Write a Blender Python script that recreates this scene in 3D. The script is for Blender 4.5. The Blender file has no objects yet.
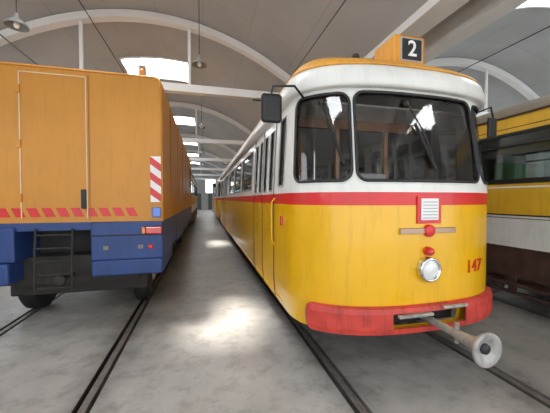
import bpy, bmesh, math
from mathutils import Vector, Matrix
D=bpy.data; C=bpy.context; S=C.scene
S.view_settings.view_transform='Standard'
try: S.view_settings.look='None'
except Exception: pass

# ---------------------------------------------------------------- materials
MATS={}
def mat(name,col,rough=0.5,metal=0.0,var=0.06,scale=3.0,coat=0.0,emit=0.0,bump=0.0,rvar=0.0,dirt=0.0):
    if name in MATS: return MATS[name]
    m=D.materials.new(name); m.use_nodes=True
    nt=m.node_tree; b=nt.nodes['Principled BSDF']
    tc=nt.nodes.new('ShaderNodeTexCoord')
    n=nt.nodes.new('ShaderNodeTexNoise'); n.inputs['Scale'].default_value=scale; n.inputs['Detail'].default_value=6
    nt.links.new(tc.outputs['Object'],n.inputs['Vector'])
    r=nt.nodes.new('ShaderNodeValToRGB')
    r.color_ramp.elements[0].position=0.3; r.color_ramp.elements[1].position=0.7
    r.color_ramp.elements[0].color=tuple(max(0,c*(1-var)) for c in col)+(1,)
    r.color_ramp.elements[1].color=tuple(min(1,c*(1+var)) for c in col)+(1,)
    nt.links.new(n.outputs['Fac'],r.inputs['Fac']); out=r.outputs['Color']
    if dirt:
        mp=nt.nodes.new('ShaderNodeMapping'); mp.inputs['Scale'].default_value=(9,9,1.3)
        n2=nt.nodes.new('ShaderNodeTexNoise'); n2.inputs['Scale'].default_value=1.6; n2.inputs['Detail'].default_value=9; n2.inputs['Roughness'].default_value=.7
        r2=nt.nodes.new('ShaderNodeValToRGB'); e=r2.color_ramp.elements
        e[0].position=.33; e[0].color=(1-dirt,1-dirt,1-dirt,1); e[1].position=.50; e[1].color=(1,1,1,1)
        nt.links.new(tc.outputs['Object'],mp.inputs['Vector']); nt.links.new(mp.outputs['Vector'],n2.inputs['Vector']); nt.links.new(n2.outputs['Fac'],r2.inputs['Fac'])
        mx=nt.nodes.new('ShaderNodeMix'); mx.data_type='RGBA'; mx.blend_type='MULTIPLY'; mx.inputs[0].default_value=1
        nt.links.new(out,mx.inputs[6]); nt.links.new(r2.outputs['Color'],mx.inputs[7]); out=mx.outputs[2]
    nt.links.new(out,b.inputs['Base Color'])
    b.inputs['Roughness'].default_value=rough; b.inputs['Metallic'].default_value=metal
    if coat: b.inputs['Coat Weight'].default_value=coat; b.inputs['Coat Roughness'].default_value=0.08
    if emit:
        b.inputs['Emission Color'].default_value=tuple(col)+(1,); b.inputs['Emission Strength'].default_value=emit
    MATS[name]=m; return m
def glass(name,tint,k=1.5):
    m=D.materials.new(name); m.use_nodes=True; nt=m.node_tree
    for n in list(nt.nodes): nt.nodes.remove(n)
    o=nt.nodes.new('ShaderNodeOutputMaterial'); mx=nt.nodes.new('ShaderNodeMixShader')
    t=nt.nodes.new('ShaderNodeBsdfTransparent'); t.inputs['Color'].default_value=tint+(1,)
    g=nt.nodes.new('ShaderNodeBsdfGlossy'); g.inputs['Roughness'].default_value=0.04
    f=nt.nodes.new('ShaderNodeFresnel'); f.inputs['IOR'].default_value=k
    nt.links.new(f.outputs[0],mx.inputs[0]); nt.links.new(t.outputs[0],mx.inputs[1]); nt.links.new(g.outputs[0],mx.inputs[2])
    nt.links.new(mx.outputs[0],o.inputs[0]); return m
YEL=mat('tram_yellow_paint',(0.82,0.445,0.002),0.32,coat=0.35,scale=1.2,var=0.07,dirt=.16)
ROOFY=mat('tram_roof_ochre_paint',(0.72,0.34,0.045),0.5,var=0.1,dirt=.2)
RED=mat('red_paint',(0.66,0.02,0.022),0.4,coat=0.2,var=0.1)
BUMP=mat('bumper_red_paint',(0.58,0.055,0.04),0.5,var=0.25,scale=6,dirt=.4)
CREAM=mat('cream_white_paint',(0.78,0.78,0.75),0.42,coat=0.15,var=0.04,dirt=.09)
ORG=mat('orange_paint',(0.62,0.265,0.032),0.5,coat=0.05,var=0.08,scale=1.0,dirt=.10)
ORGL=mat('seam_cream',(0.75,0.58,0.36),0.5)
ORGD=mat('seam_dark_orange',(0.30,0.12,0.02),0.5)
BLUE=mat('blue_paint',(0.02,0.055,0.20),0.45,var=0.15,dirt=.2)
BLK=mat('black_rubber',(0.015,0.015,0.016),0.5)
DRK=mat('dark_underframe',(0.03,0.027,0.025),0.8,var=0.3,scale=8)
BRN=mat('brown_underframe',(0.07,0.035,0.025),0.7,var=0.3,scale=6)
WOOD=mat('varnished_wood',(0.28,0.12,0.05),0.4,var=0.25,scale=7)
STEEL=mat('worn_steel',(0.22,0.20,0.185),0.5,metal=0.5,var=0.2,scale=12)
GREYM=mat('grey_cast_metal',(0.40,0.39,0.37),0.5,metal=0.3,var=0.2,scale=14,dirt=.3)
CHR=mat('chrome',(0.7,0.7,0.7),0.15,metal=1.0,var=0.02)
WHT=mat('white_enamel',(0.85,0.85,0.85),0.4,var=0.03)
LENS=mat('lamp_lens',(0.75,0.76,0.74),0.12,coat=1.0,var=0.05)
RLENS=mat('red_lens',(0.6,0.015,0.01),0.2,coat=1.0)
BLENS=mat('blue_lens',(0.02,0.16,0.7),0.2,coat=1.0)
OLENS=mat('amber_lens',(0.7,0.2,0.02),0.25,coat=0.5)
GRN=mat('green_seat_vinyl',(0.12,0.60,0.28),0.4)
GREYL=mat('grey_lining',(0.42,0.42,0.40),0.6)
ROOFG=mat('old_roof_canvas',(0.28,0.235,0.18),0.8)
WOODY=mat('yellow_coach_paint',(0.80,0.46,0.03),0.45,coat=0.1,dirt=.12)
BRZ=mat('aged_bronze_trim',(0.42,0.30,0.22),.4,metal=.6)
GL=glass('window_glass',(0.88,0.90,0.90),1.8)
GLS=glass('side_window_glass',(0.80,0.84,0.84),1.6)
BEAM=mat('white_painted_concrete',(0.72,0.725,0.72),0.8,var=0.05,scale=1)
WALL=mat('wall_plaster',(0.46,0.46,0.445),0.85,var=0.1,scale=0.8)
SKY=mat('milky_skylight',(0.95,0.975,1.0),0.5,var=0.0,emit=14.0)
WIN=mat('daylit_window_glazing',(0.88,0.94,1.0),0.5,var=0.0,emit=3.5)

def vault_mat():
    m=D.materials.new('vault_panels'); m.use_nodes=True; nt=m.node_tree; b=nt.nodes['Principled BSDF']
    tc=nt.nodes.new('ShaderNodeTexCoord')
    br=nt.nodes.new('ShaderNodeTexBrick'); br.offset=0; br.inputs['Scale'].default_value=1
    br.inputs['Brick Width'].default_value=1.13; br.inputs['Row Height'].default_value=3.4
    br.inputs['Mortar Size'].default_value=.010; br.inputs['Mortar Smooth'].default_value=.4
    br.inputs['Color1'].default_value=(.42,.435,.44,1); br.inputs['Color2'].default_value=(.40,.412,.415,1); br.inputs['Mortar'].default_value=(.33,.34,.34,1)
    n=nt.nodes.new('ShaderNodeTexNoise'); n.inputs['Scale'].default_value=.9; n.inputs['Detail'].default_value=6
    r=nt.nodes.new('ShaderNodeValToRGB'); e=r.color_ramp.elements; e[0].position=.3; e[0].color=(.86,.86,.85,1); e[1].position=.65; e[1].color=(1,1,1,1)
    mx=nt.nodes.new('ShaderNodeMix'); mx.data_type='RGBA'; mx.blend_type='MULTIPLY'; mx.inputs[0].default_value=1
    nt.links.new(tc.outputs['Object'],br.inputs['Vector']); nt.links.new(tc.outputs['Object'],n.inputs['Vector']); nt.links.new(n.outputs['Fac'],r.inputs['Fac'])
    nt.links.new(br.outputs['Color'],mx.inputs[6]); nt.links.new(r.outputs['Color'],mx.inputs[7]); nt.links.new(mx.outputs[2],b.inputs['Base Color'])
    b.inputs['Roughness'].default_value=.85
    return m
VAULT=vault_mat()
tracks=[-1.68,1.94,5.42,9.0]
def floor_mat():
    m=D.materials.new('concrete_floor'); m.use_nodes=True; nt=m.node_tree; b=nt.nodes['Principled BSDF']
    tc=nt.nodes.new('ShaderNodeTexCoord')
    a=nt.nodes.new('ShaderNodeTexNoise'); a.inputs['Scale'].default_value=0.55; a.inputs['Detail'].default_value=9; a.inputs['Roughness'].default_value=0.65
    c=nt.nodes.new('ShaderNodeTexNoise'); c.inputs['Scale'].default_value=5; c.inputs['Detail'].default_value=10; c.inputs['Roughness'].default_value=.7
    for n in (a,c): nt.links.new(tc.outputs['Object'],n.inputs['Vector'])
    r=nt.nodes.new('ShaderNodeValToRGB'); e=r.color_ramp.elements
    e[0].position=.32; e[0].color=(0.29,0.275,0.255,1); e[1].position=.66; e[1].color=(0.51,0.49,0.46,1)
    r2=nt.nodes.new('ShaderNodeValToRGB'); e=r2.color_ramp.elements
    e[0].position=.34; e[0].color=(0.72,0.71,0.69,1); e[1].position=.52; e[1].color=(1,1,1,1)
    nt.links.new(a.outputs['Fac'],r.inputs['Fac']); nt.links.new(c.outputs['Fac'],r2.inputs['Fac'])
    mx=nt.nodes.new('ShaderNodeMix'); mx.data_type='RGBA'; mx.blend_type='MULTIPLY'; mx.inputs[0].default_value=1
    nt.links.new(r.outputs['Color'],mx.inputs[6]); nt.links.new(r2.outputs['Color'],mx.inputs[7])
    # grime alongside the rails
    sp=nt.nodes.new('ShaderNodeSeparateXYZ'); nt.links.new(tc.outputs['Object'],sp.inputs[0]); cur=None
    for t in tracks:
        for sg in (-1,1):
            q=nt.nodes.new('ShaderNodeMath'); q.operation='SUBTRACT'; q.inputs[1].default_value=t+sg*.7525; nt.links.new(sp.outputs[0],q.inputs[0])
            u=nt.nodes.new('ShaderNodeMath'); u.operation='ABSOLUTE'; nt.links.new(q.outputs[0],u.inputs[0])
            if cur is None: cur=u
            else:
                k=nt.nodes.new('ShaderNodeMath'); k.operation='MINIMUM'; nt.links.new(cur.outputs[0],k.inputs[0]); nt.links.new(u.outputs[0],k.inputs[1]); cur=k
    nz=nt.nodes.new('ShaderNodeMath'); nz.operation='MULTIPLY_ADD'; nz.inputs[1].default_value=.35; nt.links.new(c.outputs['Fac'],nz.inputs[0]); nt.links.new(cur.outputs[0],nz.inputs[2])
    g=nt.nodes.new('ShaderNodeMapRange'); g.inputs['From Min'].default_value=.22; g.inputs['From Max'].default_value=.48; g.inputs['To Min'].default_value=.62; g.inputs['To Max'].default_value=1
    nt.links.new(nz.outputs[0],g.inputs['Value'])
    m2=nt.nodes.new('ShaderNodeMix'); m2.data_type='RGBA'; m2.blend_type='MULTIPLY'; m2.inputs[0].default_value=1
    nt.links.new(mx.outputs[2],m2.inputs[6]); nt.links.new(g.outputs[0],m2.inputs[7])
    nt.links.new(m2.outputs[2],b.inputs['Base Color'])
    mr=nt.nodes.new('ShaderNodeMapRange'); mr.inputs['To Min'].default_value=.28; mr.inputs['To Max'].default_value=.5
    nt.links.new(a.outputs['Fac'],mr.inputs['Value']); nt.links.new(mr.outputs['Result'],b.inputs['Roughness'])
    return m
FLOOR=floor_mat()

# ---------------------------------------------------------------- helpers
def link(o,parent=None):
    S.collection.objects.link(o)
    if parent: o.parent=parent
    return o
def empty(name,loc=(0,0,0)):
    o=D.objects.new(name,None); o.location=loc; o.empty_display_size=.2; return link(o)
def meshobj(name,vs,fs,mats,parent=None,mi=None,smooth=False):
    me=D.meshes.new(name); me.from_pydata(vs,[],fs)
    for m in (mats if isinstance(mats,(list,tuple)) else [mats]): me.materials.append(m)
    if mi:
        for p,i in zip(me.polygons,mi): p.material_index=i
    if smooth:
        for p in me.polygons: p.use_smooth=True
    me.update(); return link(D.objects.new(name,me),parent)
def box(name,x0,x1,y0,y1,z0,z1,m,parent=None,bev=0.0,seg=2):
    bm=bmesh.new(); bmesh.ops.create_cube(bm,size=1)
    bmesh.ops.scale(bm,vec=(x1-x0,y1-y0,z1-z0),verts=bm.verts)
    bmesh.ops.translate(bm,vec=((x0+x1)/2,(y0+y1)/2,(z0+z1)/2),verts=bm.verts)
    if bev: bmesh.ops.bevel(bm,geom=bm.edges[:],offset=bev,segments=seg,affect='EDGES',profile=.5)
    me=D.meshes.new(name); bm.to_mesh(me); bm.free(); me.materials.append(m)
    return link(D.objects.new(name,me),parent)
def lathe(name,prof,m,loc=(0,0,0),axis='Z',parent=None,seg=32,smooth=True):
    vs=[];fs=[]
    for r,h in prof:
        for i in range(seg):
            a=2*math.pi*i/seg; c,s=math.cos(a)*r,math.sin(a)*r
            if axis=='Z': v=(c,s,h)
            elif axis=='Y': v=(c,h,s)
            else: v=(h,c,s)
            vs.append((v[0]+loc[0],v[1]+loc[1],v[2]+loc[2]))
    for j in range(len(prof)-1):
        for i in range(seg):
            k=(i+1)%seg; fs.append((j*seg+i,j*seg+k,(j+1)*seg+k,(j+1)*seg+i))
    o=meshobj(name,vs,fs,m,parent,smooth=smooth); return o
def tube(name,pts,r,m,parent=None,cyclic=False,res=3):
    cu=D.curves.new(name,'CURVE'); cu.dimensions='3D'; cu.bevel_depth=r; cu.bevel_resolution=res; cu.use_fill_caps=True
    sp=cu.splines.new('POLY'); sp.points.add(len(pts)-1)
    for p,q in zip(sp.points,pts): p.co=(q[0],q[1],q[2],1)
    sp.use_cyclic_u=cyclic; cu.materials.append(m)
    return link(D.objects.new(name,cu),parent)
def prism(name,poly,m,parent=None,y0=0,y1=1):
    n=len(poly); vs=[(x,y0,z) for x,z in poly]+[(x,y1,z) for x,z in poly]
    fs=[tuple(range(n)),tuple(range(2*n-1,n-1,-1))]+[(i,i+n,(i+1)%n+n,(i+1)%n) for i in range(n)]
    o=meshobj(name,vs,fs,m,parent)
    bm=bmesh.new(); bm.from_mesh(o.data); bmesh.ops.recalc_face_normals(bm,faces=bm.faces); bm.to_mesh(o.data); bm.free()
    return o
def text(name,s,size,loc,rot,m,parent,ext=0.002,bold=0.0):
    cu=D.curves.new(name,'FONT'); cu.body=s; cu.size=size; cu.extrude=ext; cu.offset=bold
    cu.align_x='CENTER'; cu.align_y='CENTER'; cu.materials.append(m)
    o=D.objects.new(name,cu); o.location=loc; o.rotation_euler=rot; return link(o,parent)

# ---------------------------------------------------------------- TRAM body surface
NEXP=2.6; W0=1.12; LN=0.75; LEN=13.6; YMID=LEN/2
tab=[]; px=py=None; acc=0
for i in range(2001):
    t=(math.pi/2)*i/2000
    x=math.sin(t)**(2/NEXP); y=1-math.cos(t)**(2/NEXP) if t<math.pi/2 else 1
    if px is not None: acc+=math.hypot((x-px)*W0,(y-py)*LN)
    tab.append((acc,x,y)); px,py=x,y
SN=acc
import bisect
keys=[t[0] for t in tab]
def nose(s):
    i=min(bisect.bisect_left(keys,s),2000)
    if i==0: return 0.0,0.0
    a,b=tab[i-1],tab[i]; f=(s-a[0])/max(1e-9,b[0]-a[0]); f=min(max(f,0),1)
    return a[1]+(b[1]-a[1])*f, a[2]+(b[2]-a[2])*f
SIDE=LEN-2*LN; STOT=2*SN+SIDE
HALF=2*SN+SIDE
def PW(s,z,w,y0):
    sg=-1 if s<0 else 1; a=abs(s); mir=False
    if a>HALF/2: a=HALF-a; mir=True
    yE=y0+max(LN-y0,0.3*w/W0)
    if a<=SN:
        nx,ny=nose(max(a,0)); x=w*nx; y=y0+(yE-y0)*ny
    else:
        x=w; y=yE+(a-SN)*(YMID-yE)/(YMID-LN)
    if mir: y=LEN-y
    return Vector((sg*x,y,z))
def lerp(t,a,b): return a+(b-a)*min(max(t,0),1)
def wz(z): return lerp((z-.46)/.24,1.10,1.12) if z<.7 else lerp((z-1.75)/.9,1.12,1.075)
def yz(z): return lerp((z-.46)/.24,.05,0) if z<.7 else lerp((z-1.7)/.95,0,.16)
def P(s,z): return PW(s,z,wz(z),yz(z))
def N(s,z):
    e=.004; a=P(s+e,z)-P(s-e,z); b=P(s,z+e)-P(s,z-e)
    n=a.cross(b); 
    if n.length<1e-9: return Vector((0,-1,0))
    n.normalize(); c=P(s,z)-Vector((0,YMID,z))
    return n if n.dot(Vector((c.x,c.y if abs(s)<SN or abs(s)>STOT-SN else 0,0)))>0 else -n
def sdf(s,z,h):
    s0,s1,z0,z1,r=h[:5]
    cx,cz=(s0+s1)/2,(z0+z1)/2; qx=abs(s-cx)-(s1-s0)/2+r; qz=abs(z-cz)-(z1-z0)/2+r
    return math.hypot(max(qx,0),max(qz,0))+min(max(qx,qz),0)-r
def rrect(h,n=8):
    s0,s1,z0,z1,r=h[:5]; pts=[]
    for cx,cz,a0 in ((s1-r,z1-r,0),(s0+r,z1-r,90),(s0+r,z0+r,180),(s1-r,z0+r,270)):
        for i in range(n+1):
            a=math.radians(a0+90*i/n); pts.append((cx+r*math.cos(a),cz+r*math.sin(a)))
    out=[]
    for i in range(len(pts)):
        a=pts[i]; b=pts[(i+1)%len(pts)]; d=math.hypot(b[0]-a[0],b[1]-a[1]); k=max(1,int(d/.05))
        for j in range(k): out.append((a[0]+(b[0]-a[0])*j/k,a[1]+(b[1]-a[1])*j/k))
    return out
holes=[(-.665,.665,1.80,2.60,.09)]
for sg in (-1,1):
    a=[.71,1.30]; holes.append((min(sg*a[0],sg*a[1]),max(sg*a[0],sg*a[1]),1.80,2.59,.10))
def sy(y): return SN+(y-LN)
side_h=[(.78,1.02,1.78,2.52)]
doors=[(1.22,2.62),(9.3,10.7)]
for d0,d1 in doors:
    w=(d1-d0)/4
    for k in range(4): side_h.append((d0+w*k+.06,d0+w*(k+1)-.06,1.74,2.48))
for a in (2.85,4.45,6.05,7.65): side_h.append((a,a+1.42,1.80,2.48))
side_h.append((10.95,12.3,1.80,2.48))
for sg in (-1,1):
    for y0,y1,z0,z1 in side_h:
        a,b=sg*sy(y0),sg*sy(y1); holes.append((min(a,b),max(a,b),z0,z1,.04))
for sg in (-1,1):
    a,b=sg*(STOT-.03),sg*(STOT-.62); holes.append((min(a,b),max(a,b),1.80,2.58,.08))
    a,b=sg*(STOT-.70),sg*(STOT-1.3); holes.append((min(a,b),max(a,b),1.80,2.58,.08))
cpl=(-.36,.36,.52,.655,.03)
def frange(a,b,st):
    n=max(1,round((b-a)/st)); return [a+(b-a)*i/n for i in range(n+1)]
def scols():
    L=frange(0,SN+.35,.015)
    for y0,y1,_,_ in side_h:
        for c in (y0,y1): 
            for q in (-.04,-.02,0,.02,.04): L.append(sy(c)+q)
    L+=frange(SN+.5,SN+SIDE,.5)
    L+=frange(STOT-SN,STOT,.03)
    L=sorted(x for x in L if x<=STOT); out=[L[0]]
    for x in L[1:]:
        if x-out[-1]>.006: out.append(x)
    out[-1]=STOT
    return [-x for x in reversed(out[1:])]+out
SC=scols()
zs=frange(.46,.72,.02)+[.85,1.0,1.2,1.4,1.585,1.70]+frange(1.715,2.645,.015)
def surf(name,cols,zl,hs,mats,matf,parent,off=0.0,keep_in=False,tol=0.0):
    idx={};vs=[];fs=[];mi=[]
    def v(i,j):
        k=(i,j)
        if k not in idx:
            p=P(cols[i],zl[j])
            if off: p=p+N(cols[i],zl[j])*off
            idx[k]=len(vs); vs.append(p)
        return idx[k]
    for i in range(len(cols)-1):
        sm=(cols[i]+cols[i+1])/2; near=[h for h in hs if h[0]-.05<sm<h[1]+.05]
        for j in range(len(zl)-1):
            zm=(zl[j]+zl[j+1])/2
            ins=any(sdf(sm,zm,h)<tol for h in near)
            if ins!=keep_in: continue
            fs.append((v(i,j),v(i+1,j),v(i+1,j+1),v(i,j+1))); mi.append(matf(sm,zm))
    return meshobj(name,[tuple(a) for a in vs],fs,mats,parent,mi,smooth=True)

tram=empty('tram',(1.94,2.12,0))
body=surf('body_shell',SC,zs,holes+[cpl],[YEL,RED,CREAM],lambda s,z:0 if z<1.585 else (1 if z<1.70 else 2),tram)
zg=frange(1.70,2.645,.015)
surf('front_glass',[s for s in SC if abs(s)<1.33],zg,holes[:3],[GL],lambda s,z:0,tram,off=-.012,keep_in=True,tol=.012)
surf('side_glass',[s for s in SC if abs(s)>=SN-.02],zg,holes[3:],[GLS],lambda s,z:0,tram,off=-.015,keep_in=True,tol=.012)
for k,h in enumerate(holes):
    pts=[P(s,z)+N(s,z)*.003 for s,z in rrect(h)]
    tube('window_gasket_%d'%k,pts,.014 if k<3 else .009,BLK if k<3 else GREYL,tram,cyclic=True,res=2)
    if k<3:
        g=.022; h2=(h[0]-g,h[1]+g,h[2]-g,h[3]+g,h[4]+g)
        tube('windscreen_trim_%d'%k,[P(s,z)+N(s,z)*.002 for s,z in rrect(h2)],.006,CREAM,tram,cyclic=True,res=2)
def loft(name,levels,cols,mats,mif,parent,solid=0):
    vs=[];fs=[];mi=[]
    n=len(cols)
    for (z,w,y0) in levels:
        for s in cols: vs.append(tuple(PW(s,z,w,y0)))
    for j in range(len(levels)-1):
        for i in range(n-1):
            fs.append((j*n+i,j*n+i+1,(j+1)*n+i+1,(j+1)*n+i)); mi.append(mif(j))
    return meshobj(name,vs,fs,mats,parent,mi,smooth=True)
RC=[s for k,s in enumerate(SC) if k%3==0 or k==len(SC)-1]
loft('visor_band',[(2.64,1.07,.17),(2.635,1.115,.10),(2.655,1.135,.075),(2.74,1.13,.09),(2.81,1.115,.115),(2.845,1.09,.15),(2.855,1.04,.20)],RC,[CREAM],lambda j:0,tram)
loft('roof',[(2.84,1.065,.17),(2.89,1.06,.19),(2.94,1.03,.25),(2.99,.98,.34),(3.05,.89,.47),(3.11,.76,.64),(3.16,.60,.84),(3.195,.40,1.08),(3.21,.18,1.35),(3.212,.005,1.6)],RC,[ROOFY],lambda j:0,tram)
tube('roof_gutter',[PW(s,2.86,1.08,.155) for s in RC],.010,ROOFY,tram,cyclic=True,res=1)
def bumper():
    prof=[(.485,-.005),(.475,.03),(.485,.055),(.53,.065),(.655,.065),(.69,.055),(.70,.03),(.695,-.005)]
    vs=[];fs=[];n=len(prof); E=1.13
    cols=frange(-E,E,.03)
    for s in cols:
        e=1-max(0,(abs(s)-(E-.10))/.10)**2*.95
        p=P(s,.6); q=N(s,.6)
        for z,o in prof:
            a=p+q*(o*e); zz=.587+(z-.587)*max(e,.05)**.4
            vs.append((a.x,a.y,zz))
    cut=.37
    for i in range(len(cols)-1):
        sm=(cols[i]+cols[i+1])/2
        for j in range(n-1):
            if abs(sm)<cut and j==3: continue
            fs.append((i*n+j,i*n+j+1,(i+1)*n+j+1,(i+1)*n+j))
    o=meshobj('bumper',vs,fs,[BUMP],tram,smooth=False)
    md=o.modifiers.new('b','SOLIDIFY'); md.thickness=.012; md.offset=-1
bumper()
tube('bumper_bottom_edge',[P(s,.475)+N(s,.475)*.035 for s in frange(-1.06,1.06,.05)],.012,GREYM,tram,res=2)
box('coupler_pocket',-.42,.42,.16,.60,.48,.72,DRK,tram)
tube('coupler_bar',[(0,.62,.57),(0,-.40,.57)],.032,GREYM,tram,res=6)
lathe('coupler_head',[(0,-.53),(.05,-.53),(.065,-.545),(.115,-.565),(.125,-.56),(.125,-.545),(.105,-.52),(.06,-.48),(.045,-.40),(.038,-.30),(.03,-.28)],GREYM,(0,0,.57),'Y',tram)
lathe('coupler_hole',[(0,-.549),(.035,-.549),(.04,-.53)],BLK,(0,0,.57),'Y',tram)
box('coupler_side_arm',-.36,-.02,-.095,-.06,.635,.66,GREYM,tram,.005)
box('coupler_side_arm_right',.10,.36,-.08,-.05,.675,.70,GREYM,tram,.005)
tube('coupler_pin',[(0,-.30,.50),(0,-.30,.66)],.018,GREYM,tram)
def sx(x):
    a=abs(x)/W0
    lo,hi=0,SN
    for _ in range(40):
        m=(lo+hi)/2
        if nose(m)[0]<a: lo=m
        else: hi=m
    return math.copysign(lo,x)
yF=P(0,1.2).y
lathe('headlight',[(0,-.062),(.05,-.06),(.085,-.045),(.088,-.04)],LENS,(-.02,yF,1.02),'Y',tram)
lathe('headlight_rim',[(.083,-.045),(.09,-.062),(.107,-.055),(.112,-.03),(.112,.01)],CHR,(-.02,yF,1.02),'Y',tram)
lathe('upper_red_lamp',[(0,-.07),(.02,-.068),(.035,-.05),(.04,-.03),(.042,.01)],RLENS,(-.02,yF,1.18),'Y',tram)
vs=[];fs=[]
cols=frange(-.30,.28,.02)
for x in cols:
    p=P(sx(x),1.36); hh=.026
    for dz,o in ((-hh,-.002),(-hh*.8,-.02),(hh*.8,-.02),(hh,-.002)): vs.append((p.x,p.y+o,1.36+dz))
for i in range(len(cols)-1):
    for j in range(3): fs.append((i*4+j,i*4+j+1,i*4+j+5,i*4+j+4))
meshobj('front_ornament_bar',vs,fs,[BRZ],tram)
lathe('front_ornament_boss',[(0,-.035),(.04,-.034),(.052,-.028),(.055,.0)],RED,(-.01,yF,1.36),'Y',tram)
box('vent_panel',-.135,.115,yF-.014,yF+.03,1.425,1.665,RED,tram,.004)
box('vent_frame',-.10,.08,yF-.022,yF-.008,1.455,1.645,WHT,tram,.003)
for k in range(6): box('vent_slat_%d'%k,-.085,.065,yF-.027,yF-.018,1.470+k*.028,1.478+k*.028,GREYL,tram)
s147=sx(.56); pp=P(s147,1.0); nn=N(s147,1.0); ang=math.atan2(nn.x,-nn.y)
text('fleet_number','147',.17,tuple(pp+nn*.006),(math.pi/2,0,ang),RED,tram,bold=0.0005)
# destination box
dbx=.05
box('route_box',dbx-.18,dbx+.18,.33,.70,2.92,3.27,ROOFY,tram,.045,4)
box('route_box_rim',dbx-.15,dbx+.15,.315,.335,2.97,3.24,ROOFY,tram,.02,3)
box('route_glass',dbx-.125,dbx+.125,.308,.318,2.99,3.22,GREYL,tram,.01)
box('route_panel',dbx-.11,dbx+.11,.302,.310,3.005,3.205,BLK,tram,.006)
text('route_number','2',.21,(dbx,.299,3.105),(math.pi/2,0,0),WHT,tram,bold=.003)
lathe('roof_marker_lamp',[(0,.05),(.03,.045),(.04,.02),(.045,-.03)],DRK,(-.50,.42,3.0),'Z',tram)
box('roof_marker_bracket',-.62,-.42,.38,.42,2.97,2.99,DRK,tram,.005)
lathe('roof_ventilator',[(0,.1),(.12,.09),(.16,.05),(.16,-.03)],ROOFY,(0,3.5,3.21),'Z',tram)
box('roof_equipment',-.4,.4,5.0,6.4,3.18,3.32,DRK,tram,.04)
tube('pantograph_arm',[(0,5.6,3.35),(0,6.6,3.9),(0,5.8,4.40)],.025,DRK,tram)
tube('pantograph_bow',[(-.6,5.8,4.40),(.6,5.8,4.40)],.02,DRK,tram)
def wiper(n,s0,z0,s1,z1):
    a=P(s0,z0)+N(s0,z0)*.025; b=P(s1,z1)+N(s1,z1)*.025
    tube(n+'_arm',[a,(a+b)/2+N(s0,z0)*.035,b+N(s1,z1)*.012],.007,BLK,tram)
    c=P(s0+(s1-s0)*.35,z0+(z1-z0)*.35)+N(s0,z0)*.014; d=P(s1+(s1-s0)*.15,z1+(z1-z0)*.15)+N(s1,z1)*.012
    tube(n+'_blade',[c,d],.014,BLK,tram)
    lathe(n+'_motor',[(0,-.03),(.02,-.03),(.025,0)],BLK,tuple(P(s0,z0)),'Y',tram,16)
wiper('wiper_a',-.16,2.50,.05,1.99)
wiper('wiper_b',-.98,2.52,-.80,2.02)
m=box('mirror_head',-1.43,-1.24,.42,.46,2.34,2.60,BLK,tram,.03,3)
box('mirror_glass',-1.415,-1.255,.459,.464,2.355,2.585,CHR,tram)
tube('mirror_arm',[(-1.02,.46,2.60),(-1.14,.36,2.66),(-1.33,.41,2.66),(-1.34,.44,2.58)],.011,BLK,tram)
tube('mirror_arm_right',[(1.02,.46,2.60),(1.16,.40,2.66),(1.22,.42,2.55)],.011,BLK,tram)
box('mirror_head_right',1.17,1.29,.42,.46,2.33,2.56,BLK,tram,.02,3)
for q,(d0,d1) in enumerate(doors):
    for sg in (-1,1):
        for k,yy in enumerate((d0,(d0+d1)/2,d1)):
            pts=[P(sg*sy(yy),z)+N(sg*sy(yy),z)*.002 for z in (.47,.7,1.2,1.7,2.1,2.6)]
            tube('door_seam_%d_%d_%d'%(q,k,sg+1),pts,.007,BLK,tram,res=1)
        for k,yy in enumerate((d0+.35,d0+1.05)):
            pts=[P(sg*sy(yy),z)+N(sg*sy(yy),z)*.001 for z in (.47,1.2,1.6)]
            tube('door_fold_%d_%d_%d'%(q,k,sg+1),pts,.004,ORGD,tram,res=1)
        tube('door_grab_%d_%d'%(q,sg+1),[(sg*1.13,d0-.08,1.1),(sg*1.17,d0-.08,1.15),(sg*1.17,d0-.08,1.60),(sg*1.13,d0-.08,1.65)],.010,YEL,tram)
for sg in (-1,1):
    tube('skirt_rail_%d'%(sg+1),[P(sg*s,.52)+N(sg*s,.52)*.003 for s in frange(1.25,STOT-1.3,.6)],.008,YEL,tram,res=1)
    box('side_indicator_%d'%(sg+1),sg*1.13-.014,sg*1.13+.014,.80,.85,1.36,1.46,RLENS,tram,.004)
box('underframe',-.85,.85,.7,LEN-.7,.42,.66,DRK,tram)
box('cab_floor',-1.0,1.0,.55,LEN-.55,.72,.80,DRK,tram)
for yb in (2.9,10.7):
    box('bogie_%d'%yb,-.78,.78,yb-1.0,yb+1.0,.24,.42,DRK,tram,.03)
    for yy in (yb-.85,yb+.85):
        for sg in (-1,1):
            lathe('wheel_%d_%d'%(yy*10,sg+1),[(.0,-.05),(.10,-.06),(.12,-.03),(.28,-.03),(.33,-.05),(.335,.05),(.28,.03),(0,.03)],STEEL,(sg*.73,yy,.337),'X',tram)
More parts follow.
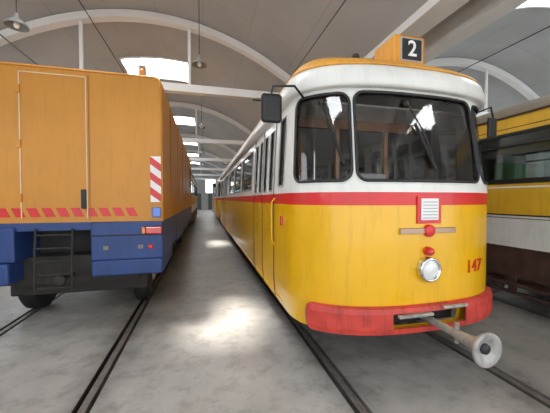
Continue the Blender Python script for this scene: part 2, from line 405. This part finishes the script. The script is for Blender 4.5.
# interior
box('interior_panel_front',-1.0,1.0,.40,.44,.80,1.74,DRK,tram)
box('dashboard',-.75,.75,.26,.55,1.50,1.76,GREYL,tram,.04)
for sg in (-1,1):
    box('interior_side_%d'%(sg+1),sg*1.085-.012,sg*1.085+.012,.9,LEN-.9,.80,1.68,WOOD,tram)
box('ceiling_lining',-1.0,1.0,.6,LEN-.6,2.62,2.64,WHT,tram)
box('bulkhead_left',-1.02,-.32,1.12,1.16,.8,1.85,WOOD,tram); box('bulkhead_right',.32,1.02,1.12,1.16,.8,1.85,WOOD,tram)
for x in (-1.0,-.34,.34,1.0): box('bulkhead_post_%d'%(x*100+100),x-.025,x+.025,1.11,1.17,.8,2.62,WOOD,tram)
box('bulkhead_header',-1.0,1.0,1.11,1.17,2.50,2.62,WOOD,tram)
box('driver_seat_back',-.25,.22,.92,1.0,1.35,1.95,GREYL,tram,.04,3); box('driver_seat',-.25,.22,.62,1.0,1.22,1.34,BRN,tram,.04,3)
tube('driver_seat_post',[(0,.8,.8),(0,.8,1.22)],.04,DRK,tram)
tube('controller_wheel',[(-.35+.14*math.cos(a),.62+.14*math.sin(a),1.82) for a in [i*math.pi/8 for i in range(16)]],.012,CHR,tram,cyclic=True)
for r in range(9):
    yy=2.9+r*1.0
    if 9.2<yy<10.8: continue
    for sg in (-1,1):
        xs=sorted((sg*.35,sg*.98))
        box('seat_%d_%d'%(r,sg+1),xs[0],xs[1],yy,yy+.42,1.12,1.2,WOOD,tram,.02)
        box('seat_back_%d_%d'%(r,sg+1),xs[0],xs[1],yy+.40,yy+.44,1.15,1.85,WOOD,tram,.02)
        tube('seat_leg_%d_%d'%(r,sg+1),[(sg*.6,yy+.2,.8),(sg*.6,yy+.2,1.15)],.02,CHR,tram,res=1)
for k,yy in enumerate((1.9,4.5,7.5)):
    for sg in (-1,1): tube('grab_pole_%d_%d'%(k,sg+1),[(sg*.33,yy,.8),(sg*.33,yy,2.62)],.016,CHR,tram,res=2)

def instance(src,name,loc,rotz=0):
    e=empty(name,loc); e.rotation_euler=(0,0,rotz)
    for c in list(src.children):
        o=D.objects.new(c.name.split('.')[0],c.data); o.location=c.location; o.rotation_euler=c.rotation_euler
        for md in c.modifiers:
            n=o.modifiers.new(md.name,md.type)
            if md.type=='SOLIDIFY': n.thickness=md.thickness; n.offset=md.offset
        link(o,e)
    return e
instance(tram,'tram.001',(1.94,17.3,0))

# ---------------------------------------------------------------- orange work vehicle
def workcar(name,loc):
    V=empty(name,loc)
    hw=1.15; Lg=9.0
    def prof(hw,zb,zt,r):
        pts=[(-hw,zb)]
        for cx,a0 in ((-hw+r,180),(hw-r,90)):
            for i in range(7):
                a=math.radians(a0-90*i/6); pts.append((cx+r*math.cos(a),zt-r+r*math.sin(a)))
        pts.append((hw,zb)); return pts
    prism('body',prof(hw,1.35,3.25,.10),ORG,V,0,Lg)
    box('blue_band',-hw,hw,.0,Lg,1.25,1.35,BLUE,V)
    tube('rear_edge_trim',[(x,-.006,z) for x,z in prof(hw-.02,1.37,3.23,.09)],.012,ORG,V)
    for n,a in (('door_seam_a',(-.445,-.433)),('door_seam_b',(.255,.267))):
        box(n,a[0],a[1],-.012,.0,1.40,3.16,ORGL,V)
    box('door_seam_top',-.445,.267,-.012,0,3.148,3.16,ORGL,V)
    box('door_handle',.195,.25,-.03,0,1.52,1.76,BLK,V,.006)
    box('door_dark_seam',.285,.292,-.008,0,1.38,3.18,ORGD,V)
    for k in range(3): box('door_hinge_%d'%k,-.47,-.43,-.025,0,1.6+k*.65,1.7+k*.65,ORG,V,.006)
    x=-1.12;k=0
    while x<.85:
        p=[(x,1.42),(x+.10,1.42),(x+.05,1.53),(x-.05,1.53)]
        if not(-.47<x<-.38 or .2<x+.03<.29): prism('hazard_mark_%d'%k,p,RED,V,-.006,0)
        x+=.155;k+=1
    box('chevron_board',1.0,1.13,-.02,0,1.60,2.20,WHT,V)
    z=1.60;k=0
    while z<2.1:
        p=[(1.0,z+.10),(1.13,z),(1.13,z+.10),(1.0,min(2.2,z+.20))]
        prism('chevron_stripe_%d'%k,p,RED,V,-.026,-.02); z+=.20;k+=1
    box('blue_lamp',1.02,1.13,-.06,0,1.40,1.53,BLENS,V,.015)
    box('blue_locker',.30,hw,-.05,1.8,.86,1.35,BLUE,V,.02)
    box('blue_locker_lower',.30,hw-.01,-.04,1.2,.66,.86,BLUE,V,.02)
    box('blue_locker_lid',.32,hw-.02,-.058,-.048,1.17,1.185,DRK,V)
    for k in range(2): box('locker_hinge_%d'%k,.45+k*.4,.51+k*.4,-.07,-.05,1.0,1.05,STEEL,V)
    box('tail_lamp',.95,1.14,-.10,-.05,1.19,1.28,RLENS,V,.01)
    box('tail_lamp_housing',.93,1.15,-.08,-.04,1.18,1.29,BLK,V,.005)
    box('tail_lamp_amber',.90,.945,-.10,-.05,1.19,1.28,OLENS,V,.01)
    lathe('tail_reflector',[(0,-.02),(.03,-.015),(.035,0)],RLENS,(1.0,-.05,1.02),'Y',V)
    box('blue_bumper_left',-hw,-.50,-.05,1.8,.88,1.30,BLUE,V,.02); box('blue_bumper_left_lower',-hw,-.54,-.10,1.0,.62,.88,BLUE,V,.03)
    for x in (-.29,.10): tube('ladder_rail_%d'%(x*100+50),[(x,-.03,1.28),(x,-.06,1.0),(x,-.08,.52)],.013,DRK,V)
    for k in range(5): tube('ladder_rung_%d'%k,[(-.29,-.04-.008*k,1.20-.16*k),(.10,-.04-.008*k,1.20-.16*k)],.012,DRK,V)
    box('recess_back',-.50,.30,.5,.56,.6,1.3,DRK,V)
    box('chassis',-.8,.8,.2,Lg-.1,.55,.9,DRK,V)
    box('chassis_crossbeam',-1.1,1.1,.55,.75,.62,.86,DRK,V,.02)
    lathe('tow_hitch',[(0,-.18),(.05,-.18),(.07,-.14),(.03,-.10),(.03,.3)],DRK,(-.0,0,.66),'Y',V)
    for yy in (1.0,7.2):
        box('axle_box_%d'%yy,-.86,.86,yy-.5,yy+.5,.32,.56,DRK,V,.02)
        for sg in (-1,1):
            x=sg*.73
            lathe('wheel_%d_%d'%(yy,sg+1),[(0,sg*.13),(.12,sg*.13),(.14,sg*.08),(.25,sg*.08),(.28,sg*.12),(.38,sg*.12),(.42,sg*.08),(.42,-sg*.08),(.38,-sg*.10),(0,-sg*.10)],BLK,(x,yy,.422),'X',V)
            lathe('wheel_hub_%d_%d'%(yy,sg+1),[(0,sg*.15),(.09,sg*.15),(.13,sg*.12)],GREYM,(x,yy,.422),'X',V)
    for k in range(6):
        yy=.9+k*1.35
        box('side_rib_%d'%k,hw,hw+.012,yy,yy+.03,1.38,3.12,ORGD,V)
    box('side_skirt',hw-.03,hw,1.9,Lg,.80,1.25,BLUE,V)
    box('side_window',hw,hw+.01,7.2,8.4,2.1,2.8,BLK,V)
    tube('roof_lamp_stem',[(.90,.1,3.2),(.90,.1,3.29)],.012,DRK,V)
    box('roof_lamp',.86,.95,.03,.10,3.22,3.40,ROOFG,V,.02); lathe('roof_lamp_lens',[(0,-.01),(.03,-.006),(.035,0)],OLENS,(.905,.03,3.31),'Y',V)
    return V
workcar('maintenance_railcar',(-1.68,4.05,0))

# ---------------------------------------------------------------- simpler historic tramcar
def oldtram(name,loc,Lg=12.0,flip=1):
    V=empty(name,loc); hw=1.1
    box('sill_beam',-hw+.05,hw-.05,0,Lg,.50,.95,BRN,V)
    for sg in (-1,1):
        def b(n,y0,y1,z0,z1,m,o=0):
            a,c=sorted((sg*(hw+o),sg*(hw-.04))); box('%s_%d'%(n,sg+1),a,c,y0,y1,z0,z1,m,V)
        b('lower_white',0,Lg,.95,1.42,CREAM); b('mid_yellow',0,Lg,1.42,1.86,WOODY)
        b('belt_rail',0,Lg,1.86,1.93,BLK,.01); b('line_a',0,Lg,1.40,1.42,BLK,.006); b('line_b',0,Lg,1.80,1.82,WHT,.006); b('line_c',0,Lg,1.36,1.37,BRN,.005)
        b('letterboard',0,Lg,2.60,2.82,WOODY); b('cantrail',0,Lg,2.56,2.60,BLK,.01); b('gutter',0,Lg,2.82,2.86,BRN,.03); b('line_d',0,Lg,2.66,2.67,BRN,.004)
        nw=6; st=Lg/nw
        for k in range(nw+1):
            yy=min(max(k*st-.05,0),Lg-.1); b('post_%d'%k,yy,yy+.1,1.93,2.56,BLK,.003)
        for k in range(nw):
            b('transom_%d'%k,k*st,(k+1)*st,2.40,2.42,BLK)
            a,c=sorted((sg*(hw-.02),sg*(hw-.025))); box('pane_%d_%d'%(k,sg+1),a,c,k*st+.05,(k+1)*st-.05,1.93,2.56,GLS,V)
            b('pillar_line_%d'%k,k*st,k*st+.008,.97,1.84,BRN,.004)
        for k in range(6):
            b('truss_%d'%k,.5+k*2,.6+k*2,.28,.52,BRN)
        b('footboard',.8,Lg-.8,.40,.44,BRN,.05); b('truss_rod',1.,Lg-1,.27,.31,BRN)
    for n,y0,y1 in (('end_front',0,.05),('end_rear',Lg-.05,Lg)):
        box(n+'_lower',-hw+.04,hw-.04,y0,y1,.95,1.9,WOODY,V); box(n+'_upper',-hw+.04,hw-.04,y0,y1,2.5,2.84,WOODY,V)
        for x in (-.95,-.35,.35,.95): box(n+'_post_%d'%(x*100+100),x-.04,x+.04,y0,y1,1.9,2.5,WOODY,V)
    prof=[(-hw-.04,2.84)]+[(-(hw+.04)*math.cos(math.radians(a)),2.86+.30*math.sin(math.radians(a))) for a in range(0,181,12)]+[(hw+.04,2.84)]
    prism('roof',prof,ROOFG,V,-.05,Lg+.05)
    box('saloon_floor',-hw+.05,hw-.05,.05,Lg-.05,.95,1.0,WOOD,V)
    for k in range(10):
        yy=.8+k*1.05
        for sg in (-1,1):
            xs=sorted((sg*.35,sg*1.04))
            box('seat_back_%d_%d'%(k,sg+1),xs[0],xs[1],yy,yy+.10,1.3,2.30,GRN,V,.03,3); box('seat_%d_%d'%(k,sg+1),xs[0],xs[1],yy-.42,yy,1.3,1.42,GRN,V,.03)
            box('seat_cover_%d_%d'%(k,sg+1),xs[0]+.02,xs[1]-.02,yy-.01,yy+.11,2.20,2.33,WHT,V,.02)
            box('seat_base_%d_%d'%(k,sg+1),xs[0]+.1,xs[1]-.1,yy-.35,yy-.05,1.0,1.3,DRK,V)
    for yb in (2.5,Lg-2.5):
        box('truck_%d'%yb,-.85,.85,yb-1.1,yb+1.1,.30,.50,BRN,V,.02)
        for yy in (yb-.8,yb+.8):
            for sg in (-1,1): lathe('wheel_%d_%d'%(yy*10,sg+1),[(0,-.05),(.28,-.04),(.36,-.05),(.36,.05),(.28,.03),(0,.03)],STEEL,(sg*.73,yy,.362),'X',V)
    return V
o2=oldtram('historic_tramcar',(5.42,.6,0),12.0)
instance(o2,'historic_tramcar.001',(5.42,13.8,0))
instance(o2,'historic_tramcar.002',(-1.68,14.3,0))

# ---------------------------------------------------------------- HALL
Y0,Y1=-5.0,45.0
slots=[]
for t in tracks:
    for sg in (-1,1):
        c=t+sg*.7525; slots.append((c-.075,c+.065))
slots.sort()
vs=[];fs=[]
def strip(x0,x1,z0=0,z1=0):
    n=len(vs); vs.extend([(x0,Y0-8,z0),(x1,Y0-8,z1),(x1,Y1,z1),(x0,Y1,z0)]); fs.append((n,n+1,n+2,n+3))
x=-5.8
for a,b in slots:
    strip(x,a); n=len(vs)
    vs.extend([(a,Y0-8,0),(a,Y1,0),(a,Y1,-.07),(a,Y0-8,-.07),(b,Y0-8,0),(b,Y1,0),(b,Y1,-.07),(b,Y0-8,-.07)])
    fs.append((n,n+1,n+2,n+3)); fs.append((n+4,n+7,n+6,n+5)); x=b
strip(x,13.2)
meshobj('floor',vs,fs,FLOOR)
box('floor_slab_base',-5.8,13.2,Y0-8,Y1,-.25,-.07,DRK)
for t in tracks:
    tr=empty('rail_track',(t,0,0)) 
    for sg in (-1,1):
        c=sg*.7525
        box('rail_head',c-.030,c+.030,Y0-8,Y1-.3,-.07,.002,STEEL,tr,.004)
        box('guard_lip',c-.073,c-.066,Y0-8,Y1-.3,-.07,.001,DRK,tr)
box('wall_left',-6.0,-5.8,Y0,Y1,0,4.6,WALL); box('wall_right',13.0,13.2,Y0,Y1,0,4.6,WALL)
box('wall_far',-5.8,13.0,Y1,Y1+.2,0,7,WALL)
for i,x in enumerate((-3.4,.3,3.9,7.4)):
    box('window_%d'%(i+1),x-.0,x+1.4,Y1-.06,Y1-.01,2.6,4.6,WIN)
for i,t in enumerate((-1.68,1.94,5.42)):
    box('door_%d'%(i+1),t-1.3,t+1.3,Y1-.10,Y1-.02,0,2.5,mat('green_grey_gate',(0.10,0.12,0.12),.6))
k=5
for yy in (-2.5,4.3,11.1,17.9,24.7,31.5):
    box('window_%d'%k,-5.82,-5.77,yy-1.2,yy+1.2,2.0,4.0,WIN); k+=1
    box('window_%d'%k,12.97,13.02,yy-1.2,yy+1.2,1.6,4.0,WIN); k+=1  # glowing windows added in the right wall to brighten the historic tramcar
def vault(n,cx,hw,zs_,rise,sky0,sky1,bays,sun_gap=()):
    na=40; ys=[Y0,Y1]+[b for bb in bays for b in bb]; xs=[cx-hw+2*hw*i/na for i in range(na+1)]+[sky0,sky1]
    for h in sun_gap: xs+=[h[0],h[1]]; ys+=[h[2],h[3]]
    xs=sorted(set(xs)); ys=sorted(set(ys)); z=lambda x: zs_+rise*(1-((x-cx)/hw)**2)
    vs=[(x,y,z(x)) for y in ys for x in xs]; fs=[];sf=[]; m=len(xs)
    for j in range(len(ys)-1):
        ym=(ys[j]+ys[j+1])/2; isb=any(b[0]<ym<b[1] for b in bays)
        for i in range(m-1):
            xm=(xs[i]+xs[i+1])/2; f=(j*m+i,j*m+i+1,(j+1)*m+i+1,(j+1)*m+i)
            if any(h[0]<xm<h[1] and h[2]<ym<h[3] for h in sun_gap): continue
            (sf if isb and sky0<xm<sky1 else fs).append(f)
    o=meshobj('ceiling_vault',vs,fs,VAULT,smooth=True)
    sk=empty('skylight_row',(0,0,0))
    meshobj('glazing',vs,sf,SKY,sk,smooth=True)
    for b in bays:
        for y in (b[0],b[1]): tube('frame',[(x,y,z(x)-.03) for x in [sky0+(sky1-sky0)*i/8 for i in range(9)]],.04,BEAM,sk,res=1)
        for x in [sky0+(sky1-sky0)*i/4 for i in range(5)]: tube('bar',[(x,b[0],z(x)-.02),(x,b[1],z(x)-.02)],.02,BEAM,sk,res=1)
    return z
bays=[(-3.4,-1.6),(3.4,5.2),(10.2,11.9),(17.0,18.8),(23.8,25.6),(30.6,32.4),(37.4,39.2)]
zA=vault('a',-1.25,4.5,4.5,1.85,-2.6,-.5,bays,sun_gap=[(-1.55,-.95,3.75,4.85),(-1.55,-.95,10.4,11.7)])  # openings left in the glazing, added so sun throws soft patches on the floor
zB=vault('b',8.6,4.4,4.5,1.85,6.3,8.5,bays)
box('ceiling_valley',3.6,4.1,Y0,Y1,4.95,5.0,DRK)
box('beam_longitudinal',3.2,3.6,Y0,Y1,4.4,5.0,BEAM); box('beam_longitudinal.001',4.1,4.4,Y0,Y1,4.4,5.0,BEAM)
box('beam_wall_plate_left',-5.8,-5.5,Y0,Y1,4.3,4.6,BEAM)
fr=[1.1,7.9,14.7,21.5,28.3,35.1,41.9]
for f in fr:
    for (cx,hw,z,nm) in ((-1.25,4.5,zA,'a'),(8.6,4.4,zB,'b')):
        F=empty('roof_arch_frame',(0,f,0))
        n=32; vs=[];fs=[]
        for i in range(n+1):
            x=cx-hw+2*hw*i/n; t=z(x)
            vs+= [(x,-.11,t-.02),(x,.11,t-.02),(x,.11,t-.20),(x,-.11,t-.20)]
        for i in range(n):
            for q in range(4): fs.append((i*4+q,i*4+(q+1)%4,(i+1)*4+(q+1)%4,(i+1)*4+q))
        meshobj('arch_rib',vs,fs,BEAM,F)
        box('tie_beam',cx-hw,cx+hw,-.10,.10,4.42,4.62,BEAM,F)
        for dx in (-1.6,.9): box('hanger_%d'%(dx*10+20),cx+dx-.035,cx+dx+.035,-.03,.03,4.62,z(cx+dx)-.2,BEAM,F)
    box('column',3.72,4.02,f-.15,f+.15,0,4.95,BEAM)
    box('column_cap',3.6,4.1,f-.2,f+.2,4.4,4.7,BEAM)
box('wall_near_lintel',-5.8,13.0,Y0-.2,Y0,4.4,6.6,WALL)
for t in tracks[:3]:
    W=empty('overhead_wire',(t,0,0)); tube('wire',[(0,Y0,4.42),(0,Y1,4.42)],.009,BLK,W,res=1)
for i,(x,z) in enumerate(((-3.9,4.9),)):
    W=empty('supply_cable',(x,0,0)); tube('cable',[(0,Y0,z),(0,Y1,z)],.012,BLK,W,res=1)
def lamp(x,y,z,cl):
    L=empty('pendant_lamp',(x,y,z))
    lathe('shade',[(.03,.20),(.035,.13),(.06,.11),(.16,.02),(.17,-.02),(.16,-.015),(.05,.10),(0,.11)],mat('lamp_enamel',(0.20,0.21,0.21),.4),(0,0,0),'Z',L)
    lathe('bulb',[(0,-.05),(.03,-.04),(.045,0),(.03,.05),(0,.1)],WHT,(0,0,0),'Z',L)
    tube('cord',[(0,0,.18),(0,0,cl-z)],.008,BLK,L)
for y in (6.7,12.5,19.5,26.5): lamp(-.08,y,4.66,zA(-.08))
lamp(-3.1,5.9,4.62,zA(-3.1)); lamp(-3.3,13.2,4.75,zA(-3.3))
lamp(8.0,9.5,4.9,zB(8.0))

# ---------------------------------------------------------------- light
w=D.worlds.new('World'); S.world=w; w.use_nodes=True
bg=w.node_tree.nodes['Background']; bg.inputs['Color'].default_value=(.92,.96,1,1); bg.inputs['Strength'].default_value=2.6
sun=D.lights.new('Sun','SUN'); sun.energy=20; sun.angle=math.radians(9); sun.color=(1,.96,.88)
so=D.objects.new('Sun',sun); link(so); so.location=(-3,4,9)
d=Vector((.30,3.95,0))-Vector((-1.25,4.3,6.35)); so.rotation_euler=d.to_track_quat('-Z','Y').to_euler()

# camera
cam=D.cameras.new('Camera'); co=D.objects.new('Camera',cam); link(co)
f=285.0; cam.sensor_width=36; cam.lens=f/550*36; cam.clip_start=.05; cam.clip_end=200
co.location=(0,0,1.64)
co.rotation_euler=(math.radians(90-1.5),0,-math.radians(14.0))
S.camera=co
